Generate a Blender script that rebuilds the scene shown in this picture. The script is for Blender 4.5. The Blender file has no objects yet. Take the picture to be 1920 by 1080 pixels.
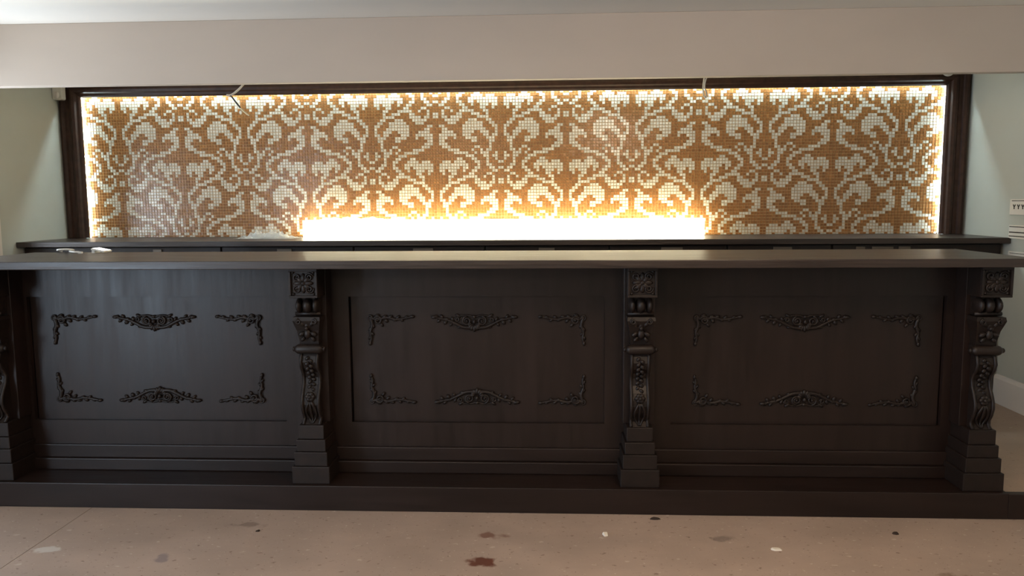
import bpy, bmesh, math, random
from mathutils import Vector, Matrix
random.seed(7)
S = bpy.context.scene
COL = S.collection
PI = math.pi

# ------------------------------------------------------------------ camera
F_PX = 1450.74
CX, CY, CZ = 0.2726, -3.416, 1.3369
YAW, PITCH, ROLL = 0.04988, 0.11034, -0.00698
fw = Vector((-math.sin(YAW)*math.cos(PITCH), math.cos(YAW)*math.cos(PITCH), -math.sin(PITCH)))
rt = Vector((math.cos(YAW), math.sin(YAW), 0))
up = rt.cross(fw)
r2 = rt*math.cos(ROLL) + up*math.sin(ROLL)
u2 = -rt*math.sin(ROLL) + up*math.cos(ROLL)
cd = bpy.data.cameras.new('camera'); cam = bpy.data.objects.new('camera', cd); COL.objects.link(cam)
cd.sensor_width = 36.0; cd.lens = 36.0*F_PX/1920; cd.clip_start = 0.05; cd.clip_end = 60
cam.matrix_world = Matrix(((r2.x, u2.x, -fw.x, CX), (r2.y, u2.y, -fw.y, CY), (r2.z, u2.z, -fw.z, CZ), (0, 0, 0, 1)))
S.camera = cam

# ------------------------------------------------------------------ world, lights, exposure
S.view_settings.view_transform = 'Standard'; S.view_settings.look = 'None'
S.view_settings.gamma = 1.0; S.view_settings.use_curve_mapping = False
S.view_settings.exposure = 0.10
w = bpy.data.worlds.new('sky'); S.world = w; w.use_nodes = True
bg = w.node_tree.nodes['Background']; bg.inputs['Color'].default_value = (0.72, 0.84, 1.0, 1); bg.inputs['Strength'].default_value = 1.0

XL, XR, YB, YF, ZC = -3.37, 3.22, 2.36, -6.5, 2.416     # room: left, right, back, behind camera, ceiling
def area(name, loc, rot, sx, sy, power, col, spread=PI):
    l = bpy.data.lights.new(name, 'AREA'); l.shape = 'RECTANGLE'; l.size = sx; l.size_y = sy
    l.energy = power; l.color = col; l.spread = spread
    o = bpy.data.objects.new(name, l); COL.objects.link(o); o.location = loc; o.rotation_euler = rot
    return o
# daylight through the glazed door and the small window in the left wall
area('daylight_door', (XL-0.17, -3.3, 1.05), (0, -PI/2, 0), 2.0, 1.7, 185, (0.66, 0.82, 1.0))
area('daylight_window', (XL-0.50, 0.73, 1.42), (0, -PI/2-0.6, 0), 1.0, 1.4, 58, (0.80, 0.90, 1.0))
# warm globe lamps hanging in the room behind and above the photographer
def globe(loc, power):
    l = bpy.data.lights.new('globe_lamp', 'POINT'); l.energy = power; l.color = (1.0, 0.75, 0.53); l.shadow_soft_size = 0.15
    o = bpy.data.objects.new('globe_lamp', l); COL.objects.link(o); o.location = loc
globe((1.0, -1.6, 2.2), 41); globe((-1.0, -4.6, 2.1), 30)
S.cycles.max_bounces = 7; S.cycles.diffuse_bounces = 5; S.cycles.glossy_bounces = 4
S.cycles.caustics_reflective = False; S.cycles.caustics_refractive = False

# ------------------------------------------------------------------ helpers
def prop(o, label=None, cat=None, group=None, kind=None):
    if label: o['label'] = label
    if cat: o['category'] = cat
    if group: o['group'] = group
    if kind: o['kind'] = kind
    return o
def empty(name, loc, label, cat, group=None):
    e = bpy.data.objects.new(name, None); COL.objects.link(e); e.location = loc
    e.empty_display_size = 0.1
    return prop(e, label, cat, group)
def wloc(p):
    v = Vector((0, 0, 0))
    while p is not None:
        v += p.location; p = p.parent
    return v
class MB:
    def __init__(s): s.v = []; s.f = []; s.sm = []
    def add(s, vs, fs, smooth=False):
        n = len(s.v); s.v += [tuple(v) for v in vs]
        s.f += [tuple(i+n for i in f) for f in fs]; s.sm += [smooth]*len(fs)
    def box(s, x0, x1, y0, y1, z0, z1):
        s.add([(x0,y0,z0),(x1,y0,z0),(x1,y1,z0),(x0,y1,z0),(x0,y0,z1),(x1,y0,z1),(x1,y1,z1),(x0,y1,z1)],
              [(0,3,2,1),(4,5,6,7),(0,1,5,4),(1,2,6,5),(2,3,7,6),(3,0,4,7)])
        return s
    def tube(s, pts, rad, n=6, flat=1.0, cap=True):
        # tapered tube; flat squeezes the section along world Y
        P = [Vector(p) for p in pts]; R = rad if isinstance(rad, (list, tuple)) else [rad]*len(P)
        vs = []
        nrm = None
        for i, p in enumerate(P):
            t = (P[min(i+1, len(P)-1)] - P[max(i-1, 0)]).normalized()
            if nrm is None:
                a = Vector((0, 1, 0)) if abs(t.y) < 0.9 else Vector((1, 0, 0))
                nrm = (a - t*a.dot(t)).normalized()
            else:
                nrm = (nrm - t*nrm.dot(t)).normalized()
            b = t.cross(nrm)
            for k in range(n):
                a = 2*PI*k/n; d = nrm*math.cos(a) + b*math.sin(a)
                d = d*R[i]; d.y *= flat
                vs.append(p+d)
        fs = []
        for i in range(len(P)-1):
            for k in range(n):
                fs.append((i*n+k, i*n+(k+1) % n, (i+1)*n+(k+1) % n, (i+1)*n+k))
        if cap:
            fs.append(tuple(range(n-1, -1, -1))); m = (len(P)-1)*n
            fs.append(tuple(m+k for k in range(n)))
        s.add(vs, fs, True); return s
    def ell(s, c, r, rot=0.0, nu=8, nv=5):
        # ellipsoid, radii (x, y, z), turned by rot in the XZ plane
        c = Vector(c); vs = [Vector((0, 0, r[2]))]
        for j in range(1, nv):
            th = PI*j/nv
            for i in range(nu):
                ph = 2*PI*i/nu
                vs.append(Vector((r[0]*math.sin(th)*math.cos(ph), r[1]*math.sin(th)*math.sin(ph), r[2]*math.cos(th))))
        vs.append(Vector((0, 0, -r[2])))
        ca, sa = math.cos(rot), math.sin(rot)
        vs = [Vector((v.x*ca - v.z*sa, v.y, v.x*sa + v.z*ca)) + c for v in vs]
        fs = [(0, 1+i, 1+(i+1) % nu) for i in range(nu)]
        for j in range(nv-2):
            for i in range(nu):
                a = 1+j*nu+i; b = 1+j*nu+(i+1) % nu
                fs.append((a, a+nu, b+nu, b))
        m = 1+(nv-2)*nu; L = len(vs)-1
        fs += [(m+i, L, m+(i+1) % nu) for i in range(nu)]
        s.add(vs, fs, True); return s
    def prism(s, poly, axis, a0, a1, smooth=False):
        # polygon extruded along an axis: 'x' -> poly is (y,z); 'z' -> (x,y); 'y' -> (x,z)
        def pt(q, a):
            return {'x': (a, q[0], q[1]), 'z': (q[0], q[1], a), 'y': (q[0], a, q[1])}[axis]
        n = len(poly); vs = [pt(q, a0) for q in poly] + [pt(q, a1) for q in poly]
        s.add(vs, [(i, (i+1) % n, n+(i+1) % n, n+i) for i in range(n)], smooth)
        s.add(vs, [tuple(range(n-1, -1, -1)), tuple(range(n, 2*n))])
        return s
    def build(s, name, mat, parent=None, bevel=0, origin=None):
        me = bpy.data.meshes.new(name); o3 = Vector(origin) if origin else Vector((0, 0, 0))
        me.from_pydata([Vector(v)-o3 for v in s.v], [], s.f)
        me.polygons.foreach_set('use_smooth', s.sm)
        bm = bmesh.new(); bm.from_mesh(me); bmesh.ops.recalc_face_normals(bm, faces=bm.faces); bm.to_mesh(me); bm.free()
        me.materials.append(mat)
        o = bpy.data.objects.new(name, me); COL.objects.link(o)
        if parent is not None:
            o.parent = parent; o.location = o3 - wloc(parent)
        else:
            o.location = o3
        if bevel:
            m = o.modifiers.new('bevel', 'BEVEL'); m.width = bevel; m.segments = 2; m.limit_method = 'ANGLE'; m.harden_normals = False
        return o
def copy_mesh(o, parent, off, mirror_x=False, mirror_z=False):
    c = o.copy(); COL.objects.link(c); c.parent = parent; c.location = Vector(off) - wloc(parent)
    c.scale = (-1 if mirror_x else 1, 1, -1 if mirror_z else 1)
    return c

# ------------------------------------------------------------------ materials
def srgb(r, g, b):
    f = lambda c: ((c/255+0.055)/1.055)**2.4 if c/255 > 0.04045 else c/255/12.92
    return (f(r), f(g), f(b), 1)
def mat(name, col, rough=0.5, spec=0.5, metal=0.0, var=0.0, nscale=(8, 8, 8), bump=0.0, col2=None, rvar=0.0, coat=0.0, detail=6):
    m = bpy.data.materials.new(name); m.use_nodes = True; nt = m.node_tree; N = nt.nodes; L = nt.links
    b = N['Principled BSDF']; b.inputs['Base Color'].default_value = col; b.inputs['Roughness'].default_value = rough
    b.inputs['Specular IOR Level'].default_value = spec; b.inputs['Metallic'].default_value = metal
    b.inputs['Coat Weight'].default_value = coat
    if var or bump or col2 or rvar:
        tc = N.new('ShaderNodeTexCoord'); mp = N.new('ShaderNodeMapping'); mp.inputs['Scale'].default_value = nscale
        no = N.new('ShaderNodeTexNoise'); no.inputs['Scale'].default_value = 1.0; no.inputs['Detail'].default_value = detail; no.inputs['Roughness'].default_value = 0.6
        g = N.new('ShaderNodeNewGeometry')
        L.new(g.outputs['Position'], mp.inputs['Vector']); L.new(mp.outputs['Vector'], no.inputs['Vector'])
        N.remove(tc)
        if var or col2:
            c2 = col2 or tuple(min(1, c*(1+var)) for c in col[:3])+(1,)
            c1 = col if col2 else tuple(c*(1-var) for c in col[:3])+(1,)
            cr = N.new('ShaderNodeValToRGB'); cr.color_ramp.elements[0].position = 0.35; cr.color_ramp.elements[1].position = 0.65
            cr.color_ramp.elements[0].color = c1; cr.color_ramp.elements[1].color = c2
            L.new(no.outputs['Fac'], cr.inputs['Fac']); L.new(cr.outputs['Color'], b.inputs['Base Color'])
        if rvar:
            mr = N.new('ShaderNodeMapRange'); mr.inputs['From Min'].default_value = 0.3; mr.inputs['From Max'].default_value = 0.7
            mr.inputs['To Min'].default_value = rough-rvar; mr.inputs['To Max'].default_value = rough+rvar
            L.new(no.outputs['Fac'], mr.inputs['Value']); L.new(mr.outputs['Result'], b.inputs['Roughness'])
        if bump:
            bp = N.new('ShaderNodeBump'); bp.inputs['Strength'].default_value = bump; bp.inputs['Distance'].default_value = 0.01
            L.new(no.outputs['Fac'], bp.inputs['Height']); L.new(bp.outputs['Normal'], b.inputs['Normal'])
    return m
def emit(name, col, strength):
    m = bpy.data.materials.new(name); m.use_nodes = True; b = m.node_tree.nodes['Principled BSDF']
    b.inputs['Base Color'].default_value = (0.8, 0.8, 0.8, 1); b.inputs['Emission Color'].default_value = col; b.inputs['Emission Strength'].default_value = strength
    return m
M_WALL = mat('painted_wall', srgb(186, 190, 182), 0.75, 0.3, var=0.03, nscale=(1.5, 1.5, 1.5), bump=0.02)
M_CEIL = mat('ceiling_paint', srgb(243, 238, 229), 0.85, 0.2, var=0.02, nscale=(1.2, 1.2, 1.2))
M_BEAM = mat('bulkhead_paint', srgb(196, 184, 173), 0.7, 0.3, var=0.025, nscale=(1.3, 1.3, 2.5))
M_TRIM = mat('white_gloss_trim', srgb(228, 222, 216), 0.35, 0.5)
M_WOOD = mat('dark_stained_wood', srgb(33, 22, 18), 0.40, 0.36, var=0.22, nscale=(26, 26, 2.5), bump=0.06, rvar=0.05)
M_WOODH = mat('dark_stained_wood_horizontal', srgb(33, 22, 18), 0.40, 0.36, var=0.22, nscale=(2.5, 26, 26), bump=0.06, rvar=0.05)
M_CARVE = mat('dark_carved_wood', srgb(30, 21, 17), 0.48, 0.32, var=0.2, nscale=(30, 30, 30), bump=0.05)
M_TOP = mat('dark_bar_top_wood', srgb(50, 40, 35), 0.36, 0.5, var=0.3, nscale=(2.6, 60, 60), bump=0.2, rvar=0.08)
M_FRAME = mat('dark_frame_wood', srgb(58, 37, 27), 0.48, 0.3, var=0.3, nscale=(20, 20, 20), bump=0.05)
M_GROUT = mat('sand_grout', srgb(200, 166, 122), 0.9, 0.1, var=0.08, nscale=(60, 60, 60))
M_LED = emit('led_strip_light', (0.74, 0.95, 1.0, 1), 125.0)
M_BOX = emit('lit_opal_acrylic', (1.0, 0.92, 0.62, 1), 16.0)
M_PLASTIC_W = mat('white_plastic', srgb(225, 222, 214), 0.35, 0.5)
M_CABLEG = mat('grey_cable', srgb(190, 182, 172), 0.5, 0.4)
M_BLACK = mat('black_cable', srgb(28, 27, 27), 0.5, 0.4)
M_CREAM = mat('cream_wire', srgb(214, 200, 170), 0.5, 0.4)
M_STEEL = mat('brushed_steel', srgb(104, 96, 88), 0.5, 0.5, metal=0.6)
M_SLOT = mat('dark_slot', srgb(50, 45, 40), 0.6, 0.3)
M_CHIP = mat('plaster_chip', srgb(222, 214, 200), 0.8, 0.2)
M_SUB = mat('dark_subfloor', srgb(60, 50, 44), 0.9, 0.1)

def glass_mat():
    m = bpy.data.materials.new('window_glass'); m.use_nodes = True; nt = m.node_tree; N = nt.nodes; N.clear()
    o = N.new('ShaderNodeOutputMaterial'); mx = N.new('ShaderNodeMixShader'); t = N.new('ShaderNodeBsdfTransparent'); g = N.new('ShaderNodeBsdfGlossy')
    g.inputs['Roughness'].default_value = 0.02; mx.inputs['Fac'].default_value = 0.08
    nt.links.new(t.outputs[0], mx.inputs[1]); nt.links.new(g.outputs[0], mx.inputs[2]); nt.links.new(mx.outputs[0], o.inputs['Surface'])
    return m
M_GLASS = glass_mat()
def film_mat():
    m = bpy.data.materials.new('clear_plastic_film'); m.use_nodes = True; nt = m.node_tree; N = nt.nodes; N.clear()
    o = N.new('ShaderNodeOutputMaterial'); mx = N.new('ShaderNodeMixShader'); t = N.new('ShaderNodeBsdfTransparent'); g = N.new('ShaderNodeBsdfPrincipled')
    t.inputs['Color'].default_value = (0.93, 0.93, 0.93, 1)
    g.inputs['Base Color'].default_value = (0.85, 0.85, 0.83, 1); g.inputs['Roughness'].default_value = 0.12
    mx.inputs['Fac'].default_value = 0.25
    nt.links.new(t.outputs[0], mx.inputs[1]); nt.links.new(g.outputs[0], mx.inputs[2]); nt.links.new(mx.outputs[0], o.inputs['Surface'])
    return m
M_FILM = film_mat()
def tile_mat(name, c1, c2, rough, island, spec=0.5):
    m = bpy.data.materials.new(name); m.use_nodes = True; nt = m.node_tree; N = nt.nodes; L = nt.links; b = N['Principled BSDF']
    src = N.new('ShaderNodeNewGeometry').outputs['Random Per Island'] if island else N.new('ShaderNodeObjectInfo').outputs['Random']
    cr = N.new('ShaderNodeValToRGB'); cr.color_ramp.elements[0].color = c1; cr.color_ramp.elements[1].color = c2
    L.new(src, cr.inputs['Fac']); L.new(cr.outputs['Color'], b.inputs['Base Color'])
    b.inputs['Roughness'].default_value = rough; b.inputs['Specular IOR Level'].default_value = spec
    return m
G1, G2 = srgb(130, 84, 42), srgb(158, 106, 58)
W1, W2 = srgb(196, 188, 172), srgb(216, 209, 195)
M_TG, M_TGo = tile_mat('gold_tile_glaze', G1, G2, 0.22, True), tile_mat('gold_tile_glaze_single', G1, G2, 0.22, False)
M_TW, M_TWo = tile_mat('white_tile_glaze', W1, W2, 0.18, True), tile_mat('white_tile_glaze_single', W1, W2, 0.18, False)

def floor_mat():
    m = mat('floor_sheet_board', srgb(165, 146, 133), 0.55, 0.35, var=0.10, nscale=(2.2, 3.5, 1), bump=0.02, rvar=0.08)
    nt = m.node_tree; N = nt.nodes; L = nt.links; b = N['Principled BSDF']
    base = b.inputs['Base Color'].links[0].from_socket
    g = N.new('ShaderNodeNewGeometry')
    nz = N.new('ShaderNodeTexNoise'); nz.inputs['Scale'].default_value = 14; nz.inputs['Detail'].default_value = 5
    L.new(g.outputs['Position'], nz.inputs['Vector'])
    def blend(prev, fac, col):
        mx = N.new('ShaderNodeMix'); mx.data_type = 'RGBA'
        L.new(fac, mx.inputs[0]); L.new(prev, mx.inputs[6]); mx.inputs[7].default_value = col
        return mx.outputs[2]
    def speck(scale, thr, edge, seed):
        mp = N.new('ShaderNodeMapping'); mp.inputs['Location'].default_value = (seed, seed*0.7, 0); mp.inputs['Scale'].default_value = (1, 1.5, 1)
        n2 = N.new('ShaderNodeTexNoise'); n2.inputs['Scale'].default_value = scale; n2.inputs['Detail'].default_value = 3
        L.new(g.outputs['Position'], mp.inputs['Vector']); L.new(mp.outputs['Vector'], n2.inputs['Vector'])
        mr = N.new('ShaderNodeMapRange'); mr.inputs['From Min'].default_value = thr; mr.inputs['From Max'].default_value = thr+edge
        L.new(n2.outputs['Fac'], mr.inputs['Value']); return mr.outputs['Result']
    out = blend(base, speck(34, 0.655, 0.05, 3.1), srgb(132, 112, 100))
    out = blend(out, speck(26, 0.665, 0.05, 8.7), srgb(184, 168, 156))
    out = blend(out, speck(85, 0.69, 0.03, 5.3), srgb(84, 68, 60))
    out = blend(out, speck(70, 0.70, 0.03, 1.3), srgb(205, 195, 182))
    # paint / rust stains with their own outline
    for (x, y, rx, ry, col, amt) in ((0.015, -0.425, 0.075, 0.030, srgb(112, 72, 58), 0.75), (0.012, -0.66, 0.055, 0.045, srgb(98, 56, 42), 0.95),
                                     (-1.0, -0.36, 0.09, 0.03, srgb(108, 92, 84), 0.6), (-1.70, -0.62, 0.05, 0.03, srgb(205, 198, 190), 0.7),
                                     (1.72, -0.75, 0.10, 0.05, srgb(96, 72, 56), 0.6), (-1.2, -0.66, 0.03, 0.06, srgb(96, 92, 104), 0.5), (0.95, -0.42, 0.06, 0.03, srgb(112, 100, 94), 0.7)):
        sb = N.new('ShaderNodeVectorMath'); sb.operation = 'SUBTRACT'; sb.inputs[1].default_value = (x, y, 0); L.new(g.outputs['Position'], sb.inputs[0])
        sc = N.new('ShaderNodeVectorMath'); sc.operation = 'MULTIPLY'; sc.inputs[1].default_value = (1/rx, 1/ry, 0); L.new(sb.outputs[0], sc.inputs[0])
        ln = N.new('ShaderNodeVectorMath'); ln.operation = 'LENGTH'; L.new(sc.outputs[0], ln.inputs[0])
        ad = N.new('ShaderNodeMath'); ad.operation = 'MULTIPLY_ADD'; ad.inputs[1].default_value = 3.2; L.new(nz.outputs['Fac'], ad.inputs[0]); L.new(ln.outputs['Value'], ad.inputs[2])
        mr = N.new('ShaderNodeMapRange'); mr.inputs['From Min'].default_value = 2.55; mr.inputs['From Max'].default_value = 2.15; mr.inputs['To Min'].default_value = 0; mr.inputs['To Max'].default_value = amt
        L.new(ad.outputs[0], mr.inputs['Value'])
        out = blend(out, mr.outputs['Result'], col)
    L.new(out, b.inputs['Base Color'])
    return m
M_FLOOR = floor_mat()

# ------------------------------------------------------------------ room shell
def struct(o): o['kind'] = 'structure'; return o
fl = struct(MB().box(XL-0.15, XR+0.15, YF-0.15, YB+0.15, -0.10, -0.012).build('floor', M_SUB))
MB().box(XL, -1.7665, YF, YB, -0.012, 0).build('floor_sheet', M_FLOOR, fl)
MB().box(-1.7635, XR, YF, YB, -0.012, 0).build('floor_sheet', M_FLOOR, fl)
struct(MB().box(XL-0.15, XR+0.15, YF-0.15, YB+0.15, ZC, ZC+0.1).build('ceiling', M_CEIL))
struct(MB().box(XL-0.15, XR+0.15, YB, YB+0.15, -0.012, ZC).build('wall_back', M_WALL))
struct(MB().box(XL-0.15, XR+0.15, YF-0.15, YF, -0.012, ZC).build('wall_front', M_WALL))
struct(MB().box(XR, XR+0.15, YF, YB, -0.012, ZC).build('wall_right', M_WALL))
D0, D1, DZ = -4.2, -2.4, 2.1
W0, W1_, WZ0, WZ1 = 0.0, 1.46, 1.02, 2.0
wl = MB()
for a in ((YF, D0, -0.012, ZC), (D0, D1, DZ, ZC), (D1, W0, -0.012, ZC), (W0, W1_, -0.012, WZ0), (W0, W1_, WZ1, ZC), (W1_, YB, -0.012, ZC)):
    wl.box(XL-0.15, XL, *a)
struct(wl.build('wall_left', M_WALL))
# glazed door and window in the left wall
d = struct(MB().box(XL-0.09, XL-0.05, D0, D0+0.09, 0, DZ).box(XL-0.09, XL-0.05, D1-0.09, D1, 0, DZ).box(XL-0.09, XL-0.05, (D0+D1)/2-0.06, (D0+D1)/2+0.06, 0, DZ)
           .box(XL-0.09, XL-0.05, D0, D1, DZ-0.09, DZ).box(XL-0.09, XL-0.05, D0, D1, 0, 0.12).build('door_1', M_TRIM))
MB().box(XL-0.073, XL-0.067, D0+0.09, (D0+D1)/2-0.06, 0.12, DZ-0.09).build('pane', M_GLASS, d)
MB().box(XL-0.073, XL-0.067, (D0+D1)/2+0.06, D1-0.09, 0.12, DZ-0.09).build('pane', M_GLASS, d)
wn = struct(MB().box(XL-0.09, XL-0.05, W0, W0+0.05, WZ0, WZ1).box(XL-0.09, XL-0.05, W1_-0.05, W1_, WZ0, WZ1)
            .box(XL-0.09, XL-0.05, W0, W1_, WZ0, WZ0+0.05).box(XL-0.09, XL-0.05, W0, W1_, WZ1-0.05, WZ1).build('window_1', M_TRIM))
MB().box(XL-0.073, XL-0.067, W0+0.05, W1_-0.05, WZ0+0.05, WZ1-0.05).build('pane', M_GLASS, wn)
tr = MB().box(XL, XL+0.012, W1_, W1_+0.085, WZ0-0.08, WZ1+0.045).box(XL, XL+0.012, W0-0.085, W0, WZ0-0.08, WZ1+0.045)
tr.box(XL, XL+0.012, W0, W1_, WZ1, WZ1+0.045).box(XL, XL+0.03, W0, W1_, WZ0-0.08, WZ0)
struct(tr.build('trim_1', M_TRIM, bevel=0.003))
def skirting(name, x0, x1, y0, y1, side):
    # moulded skirting: profile in (x offset from wall, z)
    pr = [(0, 0), (0.018, 0), (0.018, 0.165), (0.013, 0.178), (0.008, 0.186), (0, 0.19)]
    m = MB()
    m.prism([(x0+side*q[0], q[1]) for q in pr], 'y', y0, y1)
    struct(m.build(name, M_TRIM))
skirting('baseboard_right', XR, XR, YF, 1.76, -1)
skirting('baseboard_left', XL, XL, D1, 1.76, 1)
# dropped bulkhead above the bar
bk = struct(MB().box(XL, XR, 1.20, 1.26, 2.050, ZC).build('trim_2', M_BEAM, bevel=0.004))
bk['label'] = 'painted plaster bulkhead hanging across the room above the bar'

# ------------------------------------------------------------------ mosaic
PT = 0.0218; XA = -2.00916; ZR = 1.97587; YT = 2.3505   # pitch, axis, height of the joint between rows 6 and 7, tile face depth
ROWS = ["..###.####...##..#...#", ".##########...#..##...", ".#######.##..##...##.#", ".##.###..#..##.....##.", "..#..##....##....##...",
        "....##...#####..#..#..", "....#..###...##....#.#", "....####.....####.##.#", "...##...###...#####...", "..##..######...###....",
        ".##...#######......##.", ".#...########.....##..", ".#..###..####...####..", ".##.##....###..######.", "..###...####...#..###.",
        "..##....##.........##.", "...#..............###.", "...#...##........###..", "...##.#..#....####....", ".#..###.#..#####......",
        ".##.##...###..........", ".#..#...##...##......."]
def is_white(i, r):
    # i: column from the axis XA (0 is just right of it); mirrored on both axes, half-drop repeat
    c = i % 44
    if c > 21: c = 43-c
    r %= 44
    if r >= 22: c, r = 21-c, r-22
    return ROWS[r][c] == '#'
mos = empty('wall_mosaic', (0, YT, 1.09), 'gold and white damask tile mosaic on back wall inside dark frame', 'wall mosaic')
MB().box(-3.288, 3.130, YT+0.0022, YB-0.0013, 1.0905, 2.207).build('grout_bed', M_GROUT, mos)
HT = PT/2-0.0015
tiles = []
for i in range(-59, 237):
    x = XA + (i+0.5)*PT
    if x < -3.276 or x > 3.118: continue
    for r in range(-3, 48):
        z = ZR + (6.5-r)*PT
        tiles.append((x, z, is_white(i, r), r))
def cam_depth(x, y, z): return (Vector((x, y, z)) - Vector((CX, CY, CZ))).dot(fw)
vis = [t for t in tiles if -3.20 < t[0] < 3.04 and 0 <= t[3] <= 46]
vis.sort(key=lambda t: cam_depth(t[0], YT, t[1]))
single = set((t[0], t[1]) for t in vis[:300])
def tile_geo(mb, x, z, jx=0.0, jz=0.0, jd=0.0, z0=None):
    a = HT; b = HT-0.0007; yb = YT+0.003; yf = YT-0.0012+jd
    zb = -a if z0 is None else max(-a, z0-z)
    zb2 = zb+0.0007
    vs = [(x-a, yb, z+zb), (x+a, yb, z+zb), (x+a, yb, z+a), (x-a, yb, z+a),
          (x-b, yf-jx-jz, z+zb2), (x+b, yf+jx-jz, z+zb2), (x+b, yf+jx+jz, z+b), (x-b, yf-jx+jz, z+b)]
    mb.add(vs, [(4, 5, 6, 7), (0, 1, 5, 4), (1, 2, 6, 5), (2, 3, 7, 6), (3, 0, 4, 7)])
sw = MB(); sg = MB(); proto = {}
for x, z, wh, r in tiles:
    if (x, z) in single:
        if wh not in proto:
            mb = MB(); tile_geo(mb, 0, 0)
            proto[wh] = mb.build('tile', M_TWo if wh else M_TGo, mos); o = proto[wh]
        else:
            o = proto[wh].copy(); COL.objects.link(o); o.parent = mos
        o.location = Vector((x, 0, z)) - mos.location
    else:
        j = lambda s: random.gauss(0, s)
        tile_geo(sw if wh else sg, x, z, j(0.00012), j(0.00012), j(0.00015), 1.0916 if r == 47 else None)
prop(sw.build('white_tiles', M_TW, mos), kind='stuff'); prop(sg.build('gold_tiles', M_TG, mos), kind='stuff')

# ------------------------------------------------------------------ dark frame round the mosaic, with LED strips in its cove
FI_L, FI_R, FI_T = -3.213, 3.055, 2.132
FW = 0.153
prof = [(0, 2.285), (0, 2.295), (0.078, 2.298), (0.078, 2.3585), (FW, 2.3585), (FW, 2.268), (0.146, 2.256), (0.128, 2.250), (0.112, 2.256),
        (0.104, 2.268), (0.082, 2.270), (0.070, 2.258), (0.052, 2.252), (0.034, 2.258), (0.026, 2.272), (0.010, 2.276)]
fr = empty('wooden_surround', (0, 2.30, 1.09), 'dark wood moulded frame around the lit mosaic', 'frame')
def jamb(name, xin, s):
    m = MB(); n = len(prof)
    vs = [(xin+s*q[0], q[1], 1.0903) for q in prof] + [(xin+s*q[0], q[1], FI_T+q[0]) for q in prof]
    m.add(vs, [(i, (i+1) % n, n+(i+1) % n, n+i) for i in range(n)] + [tuple(range(n-1, -1, -1)), tuple(range(n, 2*n))])
    return m.build(name, M_FRAME, fr)
jamb('jamb', FI_L, -1); jamb('jamb', FI_R, 1)
m = MB(); n = len(prof)
vs = [(FI_L-q[0], q[1], FI_T+q[0]) for q in prof] + [(FI_R+q[0], q[1], FI_T+q[0]) for q in prof]
m.add(vs, [(i, (i+1) % n, n+(i+1) % n, n+i) for i in range(n)] + [tuple(range(n-1, -1, -1)), tuple(range(n, 2*n))])
m.build('top_rail', M_FRAME, fr)
def led(name, label, b):
    return prop(MB().box(*b).build(name, M_LED, origin=((b[0]+b[1])/2, (b[2]+b[3])/2, b[4])), label, 'LED strip', 'LED strips in the frame cove')
led('led_strip', 'white LED strip glowing along the top of the mosaic', (FI_L-0.03, FI_R+0.03, 2.3185, 2.3285, FI_T+0.045, FI_T+0.0495))
led('led_strip', 'white LED strip glowing down the left edge of the mosaic', (FI_L-0.0395, FI_L-0.035, 2.3185, 2.3285, 1.10, FI_T+0.04))
led('led_strip', 'white LED strip glowing down the right edge of the mosaic', (FI_R+0.035, FI_R+0.0395, 2.3185, 2.3285, 1.10, FI_T+0.04))

# ------------------------------------------------------------------ back counter, cabinets below, lit display step
ZB = 1.089
prop(MB().box(XL+0.002, XR-0.002, 1.69, 2.3575, ZB-0.036, ZB).build('back_countertop', M_TOP, bevel=0.003, origin=(0, 2.0, ZB-0.036)),
     'long dark wooden back counter top below the mosaic', 'counter')
bounds = [XL+0.006, -1.97, -1.055, -0.165, 0.665, 1.44, 2.12, XR-0.02]
names = ['leftmost dark back cabinet under the counter beside left wall', 'dark back cabinet under counter, second from the left wall', 'dark back cabinet below the left end of the lit display step',
         'dark back cabinet below the middle of the lit display step', 'dark back cabinet below the right end of the lit display step',
         'dark back cabinet under counter, second from the right wall', 'rightmost dark back cabinet under the counter with three steel tabs']
tabs = [[(-2.444, -2.384)], [(-1.58, -1.48)], [(-0.65, -0.515)], [(0.195, 0.301)], [(1.007, 1.147)], [(1.738, 1.859)], [(2.271, 2.329), (2.374, 2.51), (2.544, 2.619)]]
for k in range(7):
    a, b = bounds[k]+0.002, bounds[k+1]-0.002
    e = empty('back_cabinet', ((a+b)/2, 2.05, 0), names[k], 'cabinet', 'cabinets under the back counter')
    MB().box(a, b, 1.775, 2.345, 0, ZB-0.036).build('body', M_WOOD, e)
    dr = MB().box(a+0.004, b-0.004, 1.757, 1.775, 0.09, 1.045).build('door', M_WOOD, e, bevel=0.002)
    for t0, t1 in tabs[k]:
        MB().box(t0, t1, 1.748, 1.757, 1.006, 1.034).build('handle', M_STEEL, dr, bevel=0.002)

bx = empty('light_box', (-0.066, 2.27, ZB), 'long glowing white acrylic display step on the back counter', 'light box')
BX0, BX1, BY0, BY1, BH = -1.545, 1.376, 2.205, 2.335, 0.124
MB().box(BX0, BX1, BY0, BY0+0.008, ZB+0.0012, ZB+BH-0.006).build('front_panel', M_BOX, bx, bevel=0.002)
MB().box(BX0, BX1, BY0, BY1, ZB+BH-0.006, ZB+BH).build('top_panel', M_BOX, bx, bevel=0.002)
for xx in (BX0, BX1-0.008):
    MB().box(xx, xx+0.008, BY0+0.008, BY1, ZB+0.0012, ZB+BH-0.006).build('end_panel', M_BOX, bx)
MB().box(BX0+0.008, BX1-0.008, BY1-0.008, BY1, ZB+0.0012, ZB+BH-0.006).build('back_panel', M_PLASTIC_W, bx)

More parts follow.
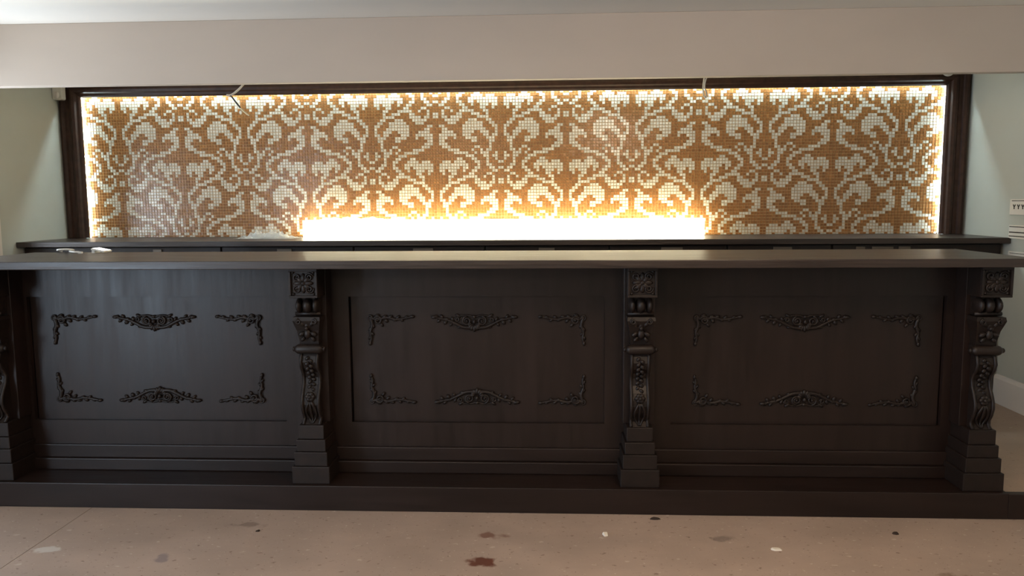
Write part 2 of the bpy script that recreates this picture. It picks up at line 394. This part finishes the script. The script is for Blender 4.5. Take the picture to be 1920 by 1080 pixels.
def film(name, label, x0, x1, y0, y1, zb, h, nx, ny, seed):
    rnd = random.Random(seed); vs = []; fs = []
    for j in range(ny+1):
        for i in range(nx+1):
            u, v = i/nx, j/ny
            edge = min(1, 4*min(u, 1-u))*min(1, 4*min(v, 1-v))
            vs.append((x0+(x1-x0)*u+rnd.uniform(-1, 1)*(x1-x0)/nx*0.35, y0+(y1-y0)*v+rnd.uniform(-1, 1)*(y1-y0)/ny*0.35, zb+0.002+h*edge*abs(rnd.gauss(0.3, 0.45))+0.002*rnd.random()))
    for j in range(ny):
        for i in range(nx):
            a = j*(nx+1)+i; fs += [(a, a+1, a+nx+2), (a, a+nx+2, a+nx+1)]
    m = MB(); m.add(vs, fs)
    o = m.build(name, M_FILM, origin=((x0+x1)/2, (y0+y1)/2, zb))
    s = o.modifiers.new('thick', 'SOLIDIFY'); s.thickness = 0.0006
    return prop(o, label, 'plastic film')
film('plastic_film', 'crumpled clear plastic film on back counter beside lit step', -1.98, -1.56, 1.98, 2.24, ZB, 0.042, 24, 12, 3)
film('plastic_film', 'thin clear plastic film lying on left end of lit step', -1.46, -0.88, 2.21, 2.33, ZB+BH+0.0004, 0.020, 18, 8, 5)

# ------------------------------------------------------------------ bar front
ZT = 1.10
bar = empty('bar_counter', (-0.06, 0, 0), 'long dark carved wooden bar front with three ornamented panels', 'bar')
MB().box(-2.29, 2.175, 0.055, 0.36, 0.112, ZT-0.035).build('carcass', M_WOOD, bar)
MB().box(-2.46, 2.186, -0.20, 0.36, 0.0, 0.112).build('plinth', M_WOODH, bar, bevel=0.003)
MB().box(2.186, 2.62, -0.20, -0.165, 0.0, 0.109).build('plinth_return', M_WOODH, bar, bevel=0.003)
MB().box(-2.29, 2.175, -0.030, 0.022, 0.112, 0.167).build('base_moulding', M_WOODH, bar, bevel=0.004)
MB().box(-2.29, 2.175, -0.015, 0.022, 0.167, 0.229).build('base_moulding', M_WOODH, bar, bevel=0.004)

def sp(cx, cz, r0, r1, a0, turns, n=16):
    return [(cx+(r0+(r1-r0)*k/n)*math.cos(a0+turns*2*PI*k/n), 0, cz+(r0+(r1-r0)*k/n)*math.sin(a0+turns*2*PI*k/n)) for k in range(n+1)]
def curve(pts, n=8):
    # Catmull-Rom through 2D points (x, z)
    P = [pts[0]]+list(pts)+[pts[-1]]; out = []
    for i in range(1, len(P)-2):
        for k in range(n):
            t = k/n; q = []
            for d_ in (0, 1):
                a, b, c, e = P[i-1][d_], P[i][d_], P[i+1][d_], P[i+2][d_]
                q.append(0.5*((2*b)+(-a+c)*t+(2*a-5*b+4*c-e)*t*t+(-a+3*b-3*c+e)*t**3))
            out.append((q[0], 0, q[1]))
    out.append((pts[-1][0], 0, pts[-1][1])); return out
def sh(pts, y): return [(p[0], y, p[2]) for p in pts]
def taper(n, a, b): return [a+(b-a)*k/(n-1) for k in range(n)]
def leaf(m, x, z, l, wd, ang, y=-0.004, t=0.006):
    wd *= 1.45; t *= 1.15
    m.ell((x+math.cos(ang)*l*0.5, y, z+math.sin(ang)*l*0.5), (l*0.5, t, wd*0.5), ang)
    m.tube([(x, y-t*0.8, z), (x+math.cos(ang)*l*0.9, y-t*0.7, z+math.sin(ang)*l*0.9)], [0.0018, 0.0008], 4)

def centre_ornament():
    m = MB()
    for s in (-1, 1):
        c = sh(curve([(s*0.012, -0.058), (s*0.05, -0.056), (s*0.085, -0.040), (s*0.118, -0.024), (s*0.150, -0.017), (s*0.188, -0.009)]), -0.004)
        m.tube(c, taper(len(c), 0.0095, 0.0062), 6)
        m.ell((s*0.181, -0.005, -0.010), (0.016, 0.009, 0.0085))
        m.tube(sh(sp(s*0.034, -0.027, 0.021, 0.007, PI/2 if s > 0 else PI/2, -s*1.6, 20), -0.008), taper(21, 0.0055, 0.004), 6)
        m.ell((s*0.034, -0.010, -0.027), (0.0065, 0.008, 0.0065))
        m.tube(sh(sp(s*0.078, -0.022, 0.012, 0.004, PI, s*1.3, 14), -0.006), 0.0038, 5)
        for (x, z, l, wd, a) in ((0.06, -0.012, 0.030, 0.010, 0.55), (0.095, -0.030, 0.024, 0.010, 1.2), (0.112, -0.024, 0.026, 0.010, 0.35), (0.125, -0.024, 0.024, 0.012, -1.0),
                                 (0.140, -0.016, 0.022, 0.010, 0.9), (0.152, -0.018, 0.024, 0.010, -0.8), (0.100, -0.036, 0.020, 0.009, -0.9), (0.163, -0.013, 0.020, 0.009, 0.6), (0.050, -0.050, 0.030, 0.010, -0.25)):
            leaf(m, s*x, z, l, wd, a if s > 0 else PI-a)
        c2 = sh(curve([(s*0.004, -0.010), (s*0.030, -0.002), (s*0.060, -0.004), (s*0.075, -0.014)]), -0.005)
        m.tube(c2, taper(len(c2), 0.0055, 0.003), 5)
    for k in range(7):
        a = -PI/2+(k-3)*0.42
        leaf(m, 0.010*math.cos(a), -0.036+0.008*math.sin(a), 0.034-0.003*abs(k-3), 0.012, a, -0.006, 0.007)
    m.ell((0, -0.011, -0.030), (0.009, 0.009, 0.011)); m.ell((0, -0.008, -0.008), (0.010, 0.008, 0.008))
    m.prism([(-0.10, -0.020), (-0.03, -0.002), (0.03, -0.002), (0.10, -0.020), (0.06, -0.050), (0, -0.066), (-0.06, -0.050)], 'y', -0.002, 0.002)
    return m
def corner_ornament():
    m = MB()
    c = sh(curve([(0.010, -0.012), (0.045, -0.020), (0.085, -0.012), (0.125, -0.020), (0.165, -0.016), (0.205, -0.007)]), -0.004)
    m.tube(c, taper(len(c), 0.0095, 0.0058), 6)
    c = sh(curve([(0.012, -0.016), (0.020, -0.045), (0.010, -0.080), (0.014, -0.108), (0.007, -0.130)]), -0.004)
    m.tube(c, taper(len(c), 0.0095, 0.0058), 6)
    m.tube(sh(sp(0.046, -0.024, 0.019, 0.006, PI*0.9, -1.6, 20), -0.008), taper(21, 0.0055, 0.004), 6); m.ell((0.046, -0.010, -0.024), (0.006, 0.008, 0.006))
    m.tube(sh(sp(0.012, -0.012, 0.013, 0.004, -PI*0.4, -1.4, 16), -0.007), 0.0045, 5)
    m.ell((0.203, -0.005, -0.008), (0.012, 0.008, 0.008)); m.ell((0.008, -0.005, -0.130), (0.008, 0.008, 0.011))
    for (x, z, l, wd, a) in ((0.03, -0.004, 0.026, 0.010, 0.15), (0.065, -0.014, 0.026, 0.010, 0.5), (0.075, -0.018, 0.024, 0.011, -0.8), (0.09, -0.012, 0.026, 0.010, 0.3), (0.11, -0.017, 0.024, 0.010, -0.5),
                             (0.128, -0.018, 0.024, 0.010, 0.65), (0.145, -0.018, 0.022, 0.009, -0.55), (0.165, -0.015, 0.022, 0.009, 0.5), (0.018, -0.040, 0.024, 0.010, -1.1), (0.016, -0.055, 0.024, 0.010, -2.2),
                             (0.012, -0.078, 0.022, 0.009, -0.9), (0.012, -0.095, 0.022, 0.009, -2.1), (0.055, -0.036, 0.024, 0.010, -0.9)):
        leaf(m, x, z, l, wd, a)
    m.prism([(0.004, -0.004), (0.075, -0.006), (0.075, -0.026), (0.026, -0.034), (0.020, -0.070), (0.006, -0.070)], 'y', -0.002, 0.002)
    return m
o_c = centre_ornament(); o_k = corner_ornament()
proto_c = proto_k = None
ztop, zbot = 0.835, 0.424
secs = [(-2.29, -0.779, -2.135, -0.94, -1.537, 'left'), (-0.779, 0.655, -0.636, 0.514, -0.061, 'middle'), (0.655, 2.175, 0.81, 1.989, 1.40, 'right')]
YP_ = 0.019      # face of the recessed panel
for (s0, s1, p0, p1, pc, side) in secs:
    gl, gr = (-0.02, -0.006) if side == 'right' else (0.006, 0.02)     # open shadow joint on one side of each panel
    pn = MB().box(p0+gl, p1+gr, YP_, 0.030, 0.32, 0.94).build('panel', M_WOOD, bar)
    MB().box(s0, p0, 0.0, 0.022, 0.229, ZT-0.035).build('stile', M_WOOD, pn)
    MB().box(p1, s1, 0.0, 0.022, 0.229, ZT-0.035).build('stile', M_WOOD, pn)
    MB().box(p0, p1, 0.0, 0.022, 0.229, 0.341).build('rail', M_WOOD, pn)
    MB().box(p0, p1, 0.0, 0.022, 0.92, ZT-0.035).build('rail', M_WOOD, pn)
    for mz in (False, True):
        z = zbot if mz else ztop
        pos = (pc-0.008 if not mz else pc, YP_, z)
        if proto_c is None:
            proto_c = o_c.build('centre_ornament', M_CARVE, pn); proto_c.location = Vector(pos)-wloc(pn)
        else: copy_mesh(proto_c, pn, pos, False, mz)
        for mx in (False, True):
            x = pc+0.492 if mx else pc-0.492
            if proto_k is None:
                proto_k = o_k.build('corner_ornament', M_CARVE, pn); proto_k.location = Vector((x, YP_, z))-wloc(pn)
            else: copy_mesh(proto_k, pn, (x, YP_, z), mx, mz)

# carved pilasters (corbel posts) on stepped bases
def pilaster_parts():
    out = []
    def P(name, mb, bevel=0): out.append((name, mb, M_CARVE, bevel))
    P('base_block', MB().box(-0.0835, 0.0835, -0.180, 0, 0.1125, 0.190), 0.003)
    P('base_block', MB().box(-0.0735, 0.0735, -0.172, 0, 0.190, 0.253), 0.003)
    P('base_block', MB().box(-0.0645, 0.0645, -0.163, 0, 0.253, 0.306), 0.003)
    P('base_block', MB().box(-0.0560, 0.0560, -0.152, 0, 0.306, 0.369), 0.003)
    # capital with a framed, carved face
    cb = MB().box(-0.062, 0.062, -0.185, 0, 0.937, ZT-0.036)
    for b in ((-0.062, 0.062, 0.937, 0.947), (-0.062, 0.062, ZT-0.050, ZT-0.036), (-0.062, -0.052, 0.947, ZT-0.050), (0.052, 0.062, 0.947, ZT-0.050)):
        cb.box(b[0], b[1], -0.195, -0.185, b[2], b[3])
    P('capital_block', cb, 0.002)
    rs = MB(); cz = 1.0
    for s in (-1, 1):
        for t in (-1, 1):
            rs.tube(sh(sp(s*0.026, cz+t*0.026, 0.019, 0.005, 0.3, s*t*1.5, 16), -0.189), 0.0042, 5)
            leaf(rs, 0, cz, 0.040, 0.015, math.atan2(t, s), -0.187, 0.007)
            rs.ell((s*0.044, -0.187, cz+t*0.046), (0.006, 0.007, 0.006))
    for a in (0, PI/2, PI, 1.5*PI): leaf(rs, 0, cz, 0.044, 0.014, a, -0.187, 0.006)
    rs.ell((0, -0.190, cz), (0.010, 0.009, 0.010)); P('capital_carving', rs)
    # bulging lobes beneath the capital
    lb = MB().box(-0.048, 0.048, -0.130, 0, 0.855, 0.937)
    for x, rx in ((-0.037, 0.016), (0, 0.024), (0.037, 0.016)):
        lb.ell((x, -0.125, 0.898), (rx, 0.045, 0.036), 0, 12, 8)
    lb.tube([(-0.055, -0.135, 0.862), (0.055, -0.135, 0.862)], 0.009, 8)
    P('lobes', lb)
    # tapered block with leaf carving
    bl = MB(); zs = [0.851, 0.835, 0.79, 0.745, 0.728]; wx = [0.058, 0.060, 0.048, 0.042, 0.042]; yy = [-0.165, -0.170, -0.150, -0.138, -0.135]
    vs = []
    for z, a, y in zip(zs, wx, yy): vs += [(-a, y, z), (a, y, z), (a, 0, z), (-a, 0, z)]
    fs = [(0, 3, 2, 1), (16, 17, 18, 19)]
    for k in range(4):
        for q in range(4): fs.append((4*k+q, 4*k+(q+1) % 4, 4*k+4+(q+1) % 4, 4*k+4+q))
    bl.add(vs, fs); P('acanthus_block', bl)
    lf = MB()
    for (x, z, l, wd, a) in ((0, 0.80, 0.045, 0.020, -PI/2), (0, 0.79, 0.05, 0.018, PI/2), (-0.012, 0.81, 0.036, 0.014, 2.3), (0.012, 0.81, 0.036, 0.014, 0.85), (-0.012, 0.785, 0.034, 0.014, 3.7), (0.012, 0.785, 0.034, 0.014, -0.55),
                             (-0.012, 0.765, 0.03, 0.012, 4.0), (0.012, 0.765, 0.03, 0.012, -0.9)):
        leaf(lf, x, z, l, wd, a, -0.153-(z-0.79)*0.25, 0.010)
    for s in (-1, 1): lf.tube(sh(sp(s*0.034, 0.832, 0.013, 0.004, PI/2, -s*1.4, 14), -0.170), 0.0042, 5)
    lf.ell((0, -0.165, 0.803), (0.009, 0.010, 0.009)); P('acanthus_carving', lf)
    # roll with end knobs
    rl = MB(); rl.tube([(-0.062, -0.142, 0.708), (-0.052, -0.142, 0.708), (-0.046, -0.142, 0.708), (0.046, -0.142, 0.708), (0.052, -0.142, 0.708), (0.062, -0.142, 0.708)], [0.012, 0.019, 0.021, 0.021, 0.019, 0.012], 14)
    rl.ell((-0.066, -0.142, 0.708), (0.008, 0.011, 0.011)); rl.ell((0.066, -0.142, 0.708), (0.008, 0.011, 0.011)); rl.box(-0.045, 0.045, -0.142, 0, 0.69, 0.728)
    P('roll', rl)
    # S-shaped lower bracket, extruded profile plus side scroll beads
    fz = [(-0.128, 0.700), (-0.142, 0.675), (-0.150, 0.650), (-0.140, 0.622), (-0.120, 0.600), (-0.112, 0.575), (-0.118, 0.545), (-0.135, 0.515), (-0.148, 0.485), (-0.150, 0.460), (-0.140, 0.430), (-0.124, 0.405), (-0.120, 0.388), (-0.140, 0.369)]
    br = MB().prism([(0, 0.700)]+fz+[(0, 0.369)], 'x', -0.034, 0.034)
    for s in (-1, 1):
        br.tube([(s*0.036, y-0.001, z) for y, z in fz], 0.0075, 6)
    P('scroll_bracket', br)
    dp = MB()
    def fy(z):
        for (y0, z0), (y1, z1) in zip(fz, fz[1:]):
            if z1 <= z <= z0: return y0+(y1-y0)*(z0-z)/(z0-z1)
        return -0.13
    for k in range(14):
        z = 0.675-0.011*k*1.0; leaf(dp, 0, z, 0.024, 0.012, -PI/2+(0.75 if k % 2 else -0.75), fy(z)-0.003, 0.007)
    for k in range(6):
        a = 2*PI*k/6; leaf(dp, 0, 0.497, 0.024, 0.015, a, fy(0.497)-0.008, 0.008)
    dp.ell((0, fy(0.497)-0.014, 0.497), (0.009, 0.010, 0.009))
    for s in (-1, 0, 1):
        c = [(s*0.004+s*0.018*math.sin(PI*t/8), fy(0.475-0.10*t/8)-0.004, 0.475-0.10*t/8) for t in range(9)]
        dp.tube(c, taper(9, 0.0065, 0.004), 5)
    P('leaf_drop', dp)
    return out
pparts = pilaster_parts(); pmesh = None
plabels = ['leftmost carved pilaster, cut by the photo edge', 'carved pilaster between left and middle panels', 'carved pilaster between middle and right panels', 'rightmost carved pilaster at the end of the bar']
protos = []
for k, xc in enumerate((-2.213, -0.7785, 0.656, 2.090)):
    if k == 0:
        pil = MB().box(-0.067, 0.067, -0.088, 0.0, 0.369, ZT-0.036)
        po = pil.build('pilaster', M_WOOD, bar, bevel=0.002); pm = po
    else:
        po = pm.copy(); COL.objects.link(po); po.parent = bar
    po.location = Vector((xc, 0, 0)) - wloc(bar)
    po['label'] = plabels[k]
    for i, (nm, mb, mt, bv) in enumerate(pparts):
        if k == 0:
            o = mb.build(nm, mt, None, bv); o.parent = po; o.location = (0, 0, 0); protos.append(o)
        else:
            o = protos[i].copy(); COL.objects.link(o); o.parent = po; o.location = (0, 0, 0)

prop(MB().box(-2.35, 2.215, -0.25, 0.393, ZT-0.035, ZT).build('bar_countertop', M_TOP, bevel=0.003, origin=(-0.07, 0.07, ZT-0.035)),
     'long dark wooden bar top resting on the carved bar front', 'counter')

# ------------------------------------------------------------------ small things
def cable(name, pts, r, mt, label, parent=None):
    m = MB(); P = [Vector(p) for p in pts]; out = []
    Q = [P[0]]+P+[P[-1]]
    for i in range(1, len(Q)-2):
        for k in range(6):
            t = k/6; a, b, c, e = Q[i-1], Q[i], Q[i+1], Q[i+2]
            out.append(0.5*((2*b)+(c-a)*t+(2*a-5*b+4*c-e)*t*t+(3*b-a-3*c+e)*t**3))
    out.append(P[-1]); m.tube(out, r, 8)
    o = m.build(name, mt, parent)
    return o
hc = empty('hanging_cable', (-1.80, 1.9, ZC), 'loose grey cable with bare wires hanging in front of mosaic top left', 'cable', 'unfinished lamp cables')
cable('sheath', [(-1.77, 1.9, ZC), (-1.785, 1.9, 2.30), (-1.812, 1.9, 2.175), (-1.839, 1.9, 2.134), (-1.886, 1.9, 2.095), (-1.915, 1.9, 2.080), (-1.942, 1.9, 2.080)], 0.0075, M_CABLEG, None, hc)
cable('black_wire', [(-1.925, 1.9, 2.080), (-1.909, 1.898, 2.071), (-1.878, 1.895, 2.031), (-1.846, 1.893, 1.991)], 0.0055, M_BLACK, None, hc)
cable('cream_wire', [(-1.848, 1.893, 1.993), (-1.824, 1.893, 1.968), (-1.788, 1.893, 1.940)], 0.0055, M_CREAM, None, hc)
MB().ell((-1.846, 1.892, 1.962), (0.011, 0.010, 0.014)).build('connector', M_PLASTIC_W, hc)
hc2 = empty('hanging_cable', (1.31, 1.9, ZC), 'thin grey cable looped back on itself hanging right of centre', 'cable', 'unfinished lamp cables')
cable('sheath', [(1.315, 1.9, ZC), (1.304, 1.9, 2.25), (1.297, 1.9, 2.17), (1.290, 1.9, 2.11), (1.289, 1.9, 2.075), (1.296, 1.9, 2.035), (1.306, 1.9, 2.020), (1.313, 1.9, 2.040), (1.307, 1.898, 2.065), (1.298, 1.895, 2.085),
                 (1.300, 1.892, 2.12), (1.314, 1.892, 2.17), (1.322, 1.893, 2.24)], 0.005, M_CABLEG, None, hc2)
m = MB(); m.tube([(3.036+0.034*math.cos(a), 2.235, 2.222+0.030*math.sin(a)) for a in [2*PI*k/24 for k in range(25)]], 0.007, 6)
m.tube([(3.060, 2.235, 2.243), (3.075, 2.232, 2.30), (3.085, 2.235, ZC)], 0.006, 6)
prop(m.build('cable_coil', M_PLASTIC_W, origin=(3.036, 2.235, ZC)), 'white cable coil hanging at the top right frame corner', 'cable')

ms = empty('motion_sensor', (-3.333, 2.22, 2.09), 'white rounded sensor box in the corner left of the frame', 'sensor')
m = MB()
pl = []
for a0, (sx, sy) in ((0, (1, 1)), (PI/2, (-1, 1)), (PI, (-1, -1)), (1.5*PI, (1, -1))):
    for k in range(5):
        a = a0+k*PI/8; pl.append((-3.333+sx*0.020+0.013*math.cos(a), 2.167+sy*0.047+0.013*math.sin(a)))
m.prism(pl, 'y', 2.196, 2.249); m.build('housing', M_PLASTIC_W, ms, bevel=0.004)
MB().ell((-3.333, 2.196, 2.140), (0.020, 0.009, 0.026), 0, 12, 8).build('lens', M_TRIM, ms)

# cable bundle and phone near the rear edge of the bar top
m = MB(); c = []
for k in range(22):
    t = k/21; c.append((-2.165+0.035*math.cos(2.2+t*5.6)+0.012*t, 0.352+0.022*math.sin(2.2+t*5.6), ZT+0.006+0.012*max(0, math.sin(t*PI))))
c += [(-2.11, 0.325, ZT+0.007), (-2.085, 0.31, ZT+0.006), (-2.06, 0.305, ZT+0.006)]
m.tube(c, 0.0055, 6); m.box(-2.062, -2.045, 0.298, 0.312, ZT, ZT+0.009)
prop(m.build('white_cable', M_PLASTIC_W, origin=(-2.13, 0.34, ZT)), 'white looped cable lying on left end of the bar top', 'cable')
ph = empty('phone', (-1.97, 0.345, ZT), 'small white phone with bright screen tilted on left end of bar top', 'phone')
m = MB(); ca, sa = math.cos(-0.20), math.sin(-0.20)
def tilt(mb, x0, x1, y0, y1, z0, z1):
    q = MB().box(x0, x1, y0, y1, z0, z1); vs = [(-1.97+v[0]*ca-v[2]*sa, 0.345+v[1], ZT+0.0095+v[0]*sa+v[2]*ca) for v in q.v]
    mb.add(vs, q.f)
tilt(m, -0.034, 0.034, -0.035, 0.035, 0, 0.009); m.build('body', M_PLASTIC_W, ph, bevel=0.002)
m = MB(); tilt(m, -0.030, 0.030, -0.031, 0.031, 0.009, 0.0102); m.build('screen', emit('lit_phone_screen', (1, 1, 1, 1), 1.6), ph)
MB().box(-2.005, -1.990, 0.32, 0.37, ZT, ZT+0.014).build('stand', M_PLASTIC_W, ph)

# switch and socket plates on the right wall
def plate(name, label, y0, y1, z0, z1):
    e = empty(name, (XR, (y0+y1)/2, z0), label, 'wall plate', 'plates on the right wall')
    MB().box(XR-0.012, XR, y0, y1, z0, z1).build('plate', M_PLASTIC_W, e, bevel=0.003)
    return e
e1 = plate('switch_plate', 'white switch plate high on right wall with dark rocker marks', 1.50, 1.712, 1.235, 1.335)
MB().box(XR-0.0135, XR-0.012, 1.52, 1.69, 1.322, 1.326).build('groove', M_SLOT, e1)
for k in range(3):
    y = 1.660-0.045*k; m = MB()
    for s in (-1, 1): m.tube([(XR-0.0135, y, 1.272), (XR-0.0135, y, 1.285), (XR-0.0135, y+s*0.012, 1.300)], 0.003, 5)
    m.build('switch_mark', M_SLOT, e1)
e2 = plate('socket_plate', 'white double socket plate on right wall below the switch', 1.48, 1.708, 1.085, 1.170)
for (z0, z1) in ((1.158, 1.163), (1.122, 1.129), (1.098, 1.104)):
    MB().box(XR-0.0135, XR-0.012, 1.50, 1.700, z0, z1).build('slot', M_SLOT, e2)
e3 = plate('blank_plate', 'white blank plate on right wall just above bar top', 1.40, 1.700, 0.93, 1.005)
MB().box(XR-0.0135, XR-0.012, 1.42, 1.68, 0.992, 0.995).build('groove', M_SLOT, e3)

# chips of plaster and wood left on the floor
def chip(label, x, y, sx, sy, h, mt, seed):
    rnd = random.Random(seed); n = 7; m = MB()
    pl = [(x+sx*(0.7+0.5*rnd.random())*math.cos(2*PI*k/n), y+sy*(0.7+0.5*rnd.random())*math.sin(2*PI*k/n)) for k in range(n)]
    lo = [(a, b, 0) for a, b in pl]; hi = [(x+(a-x)*0.7, y+(b-y)*0.7, h*(0.7+0.6*rnd.random())) for a, b in pl]
    m.add(lo+hi, [(i, (i+1) % n, n+(i+1) % n, n+i) for i in range(n)]+[tuple(range(n-1, -1, -1)), tuple(range(n, 2*n))])
    prop(m.build('debris_chip', mt, origin=(x, y, 0)), label, 'debris', 'chips on the floor')
chip('small white plaster chip on floor before the middle panel', 0.493, -0.408, 0.014, 0.018, 0.008, M_CHIP, 1)
chip('dark wood chip on floor against the plinth right of middle', 0.712, -0.245, 0.022, 0.010, 0.006, M_SUB, 2)
chip('pale plaster flake on floor before the right panel', 1.14, -0.516, 0.028, 0.016, 0.004, M_CHIP, 3)
chip('small dark chip on floor before the right panel', 1.66, -0.36, 0.014, 0.012, 0.006, M_SUB, 4)
chip('tiny dark chip on floor before the left panel', -0.93, -0.42, 0.009, 0.009, 0.005, M_SUB, 5)
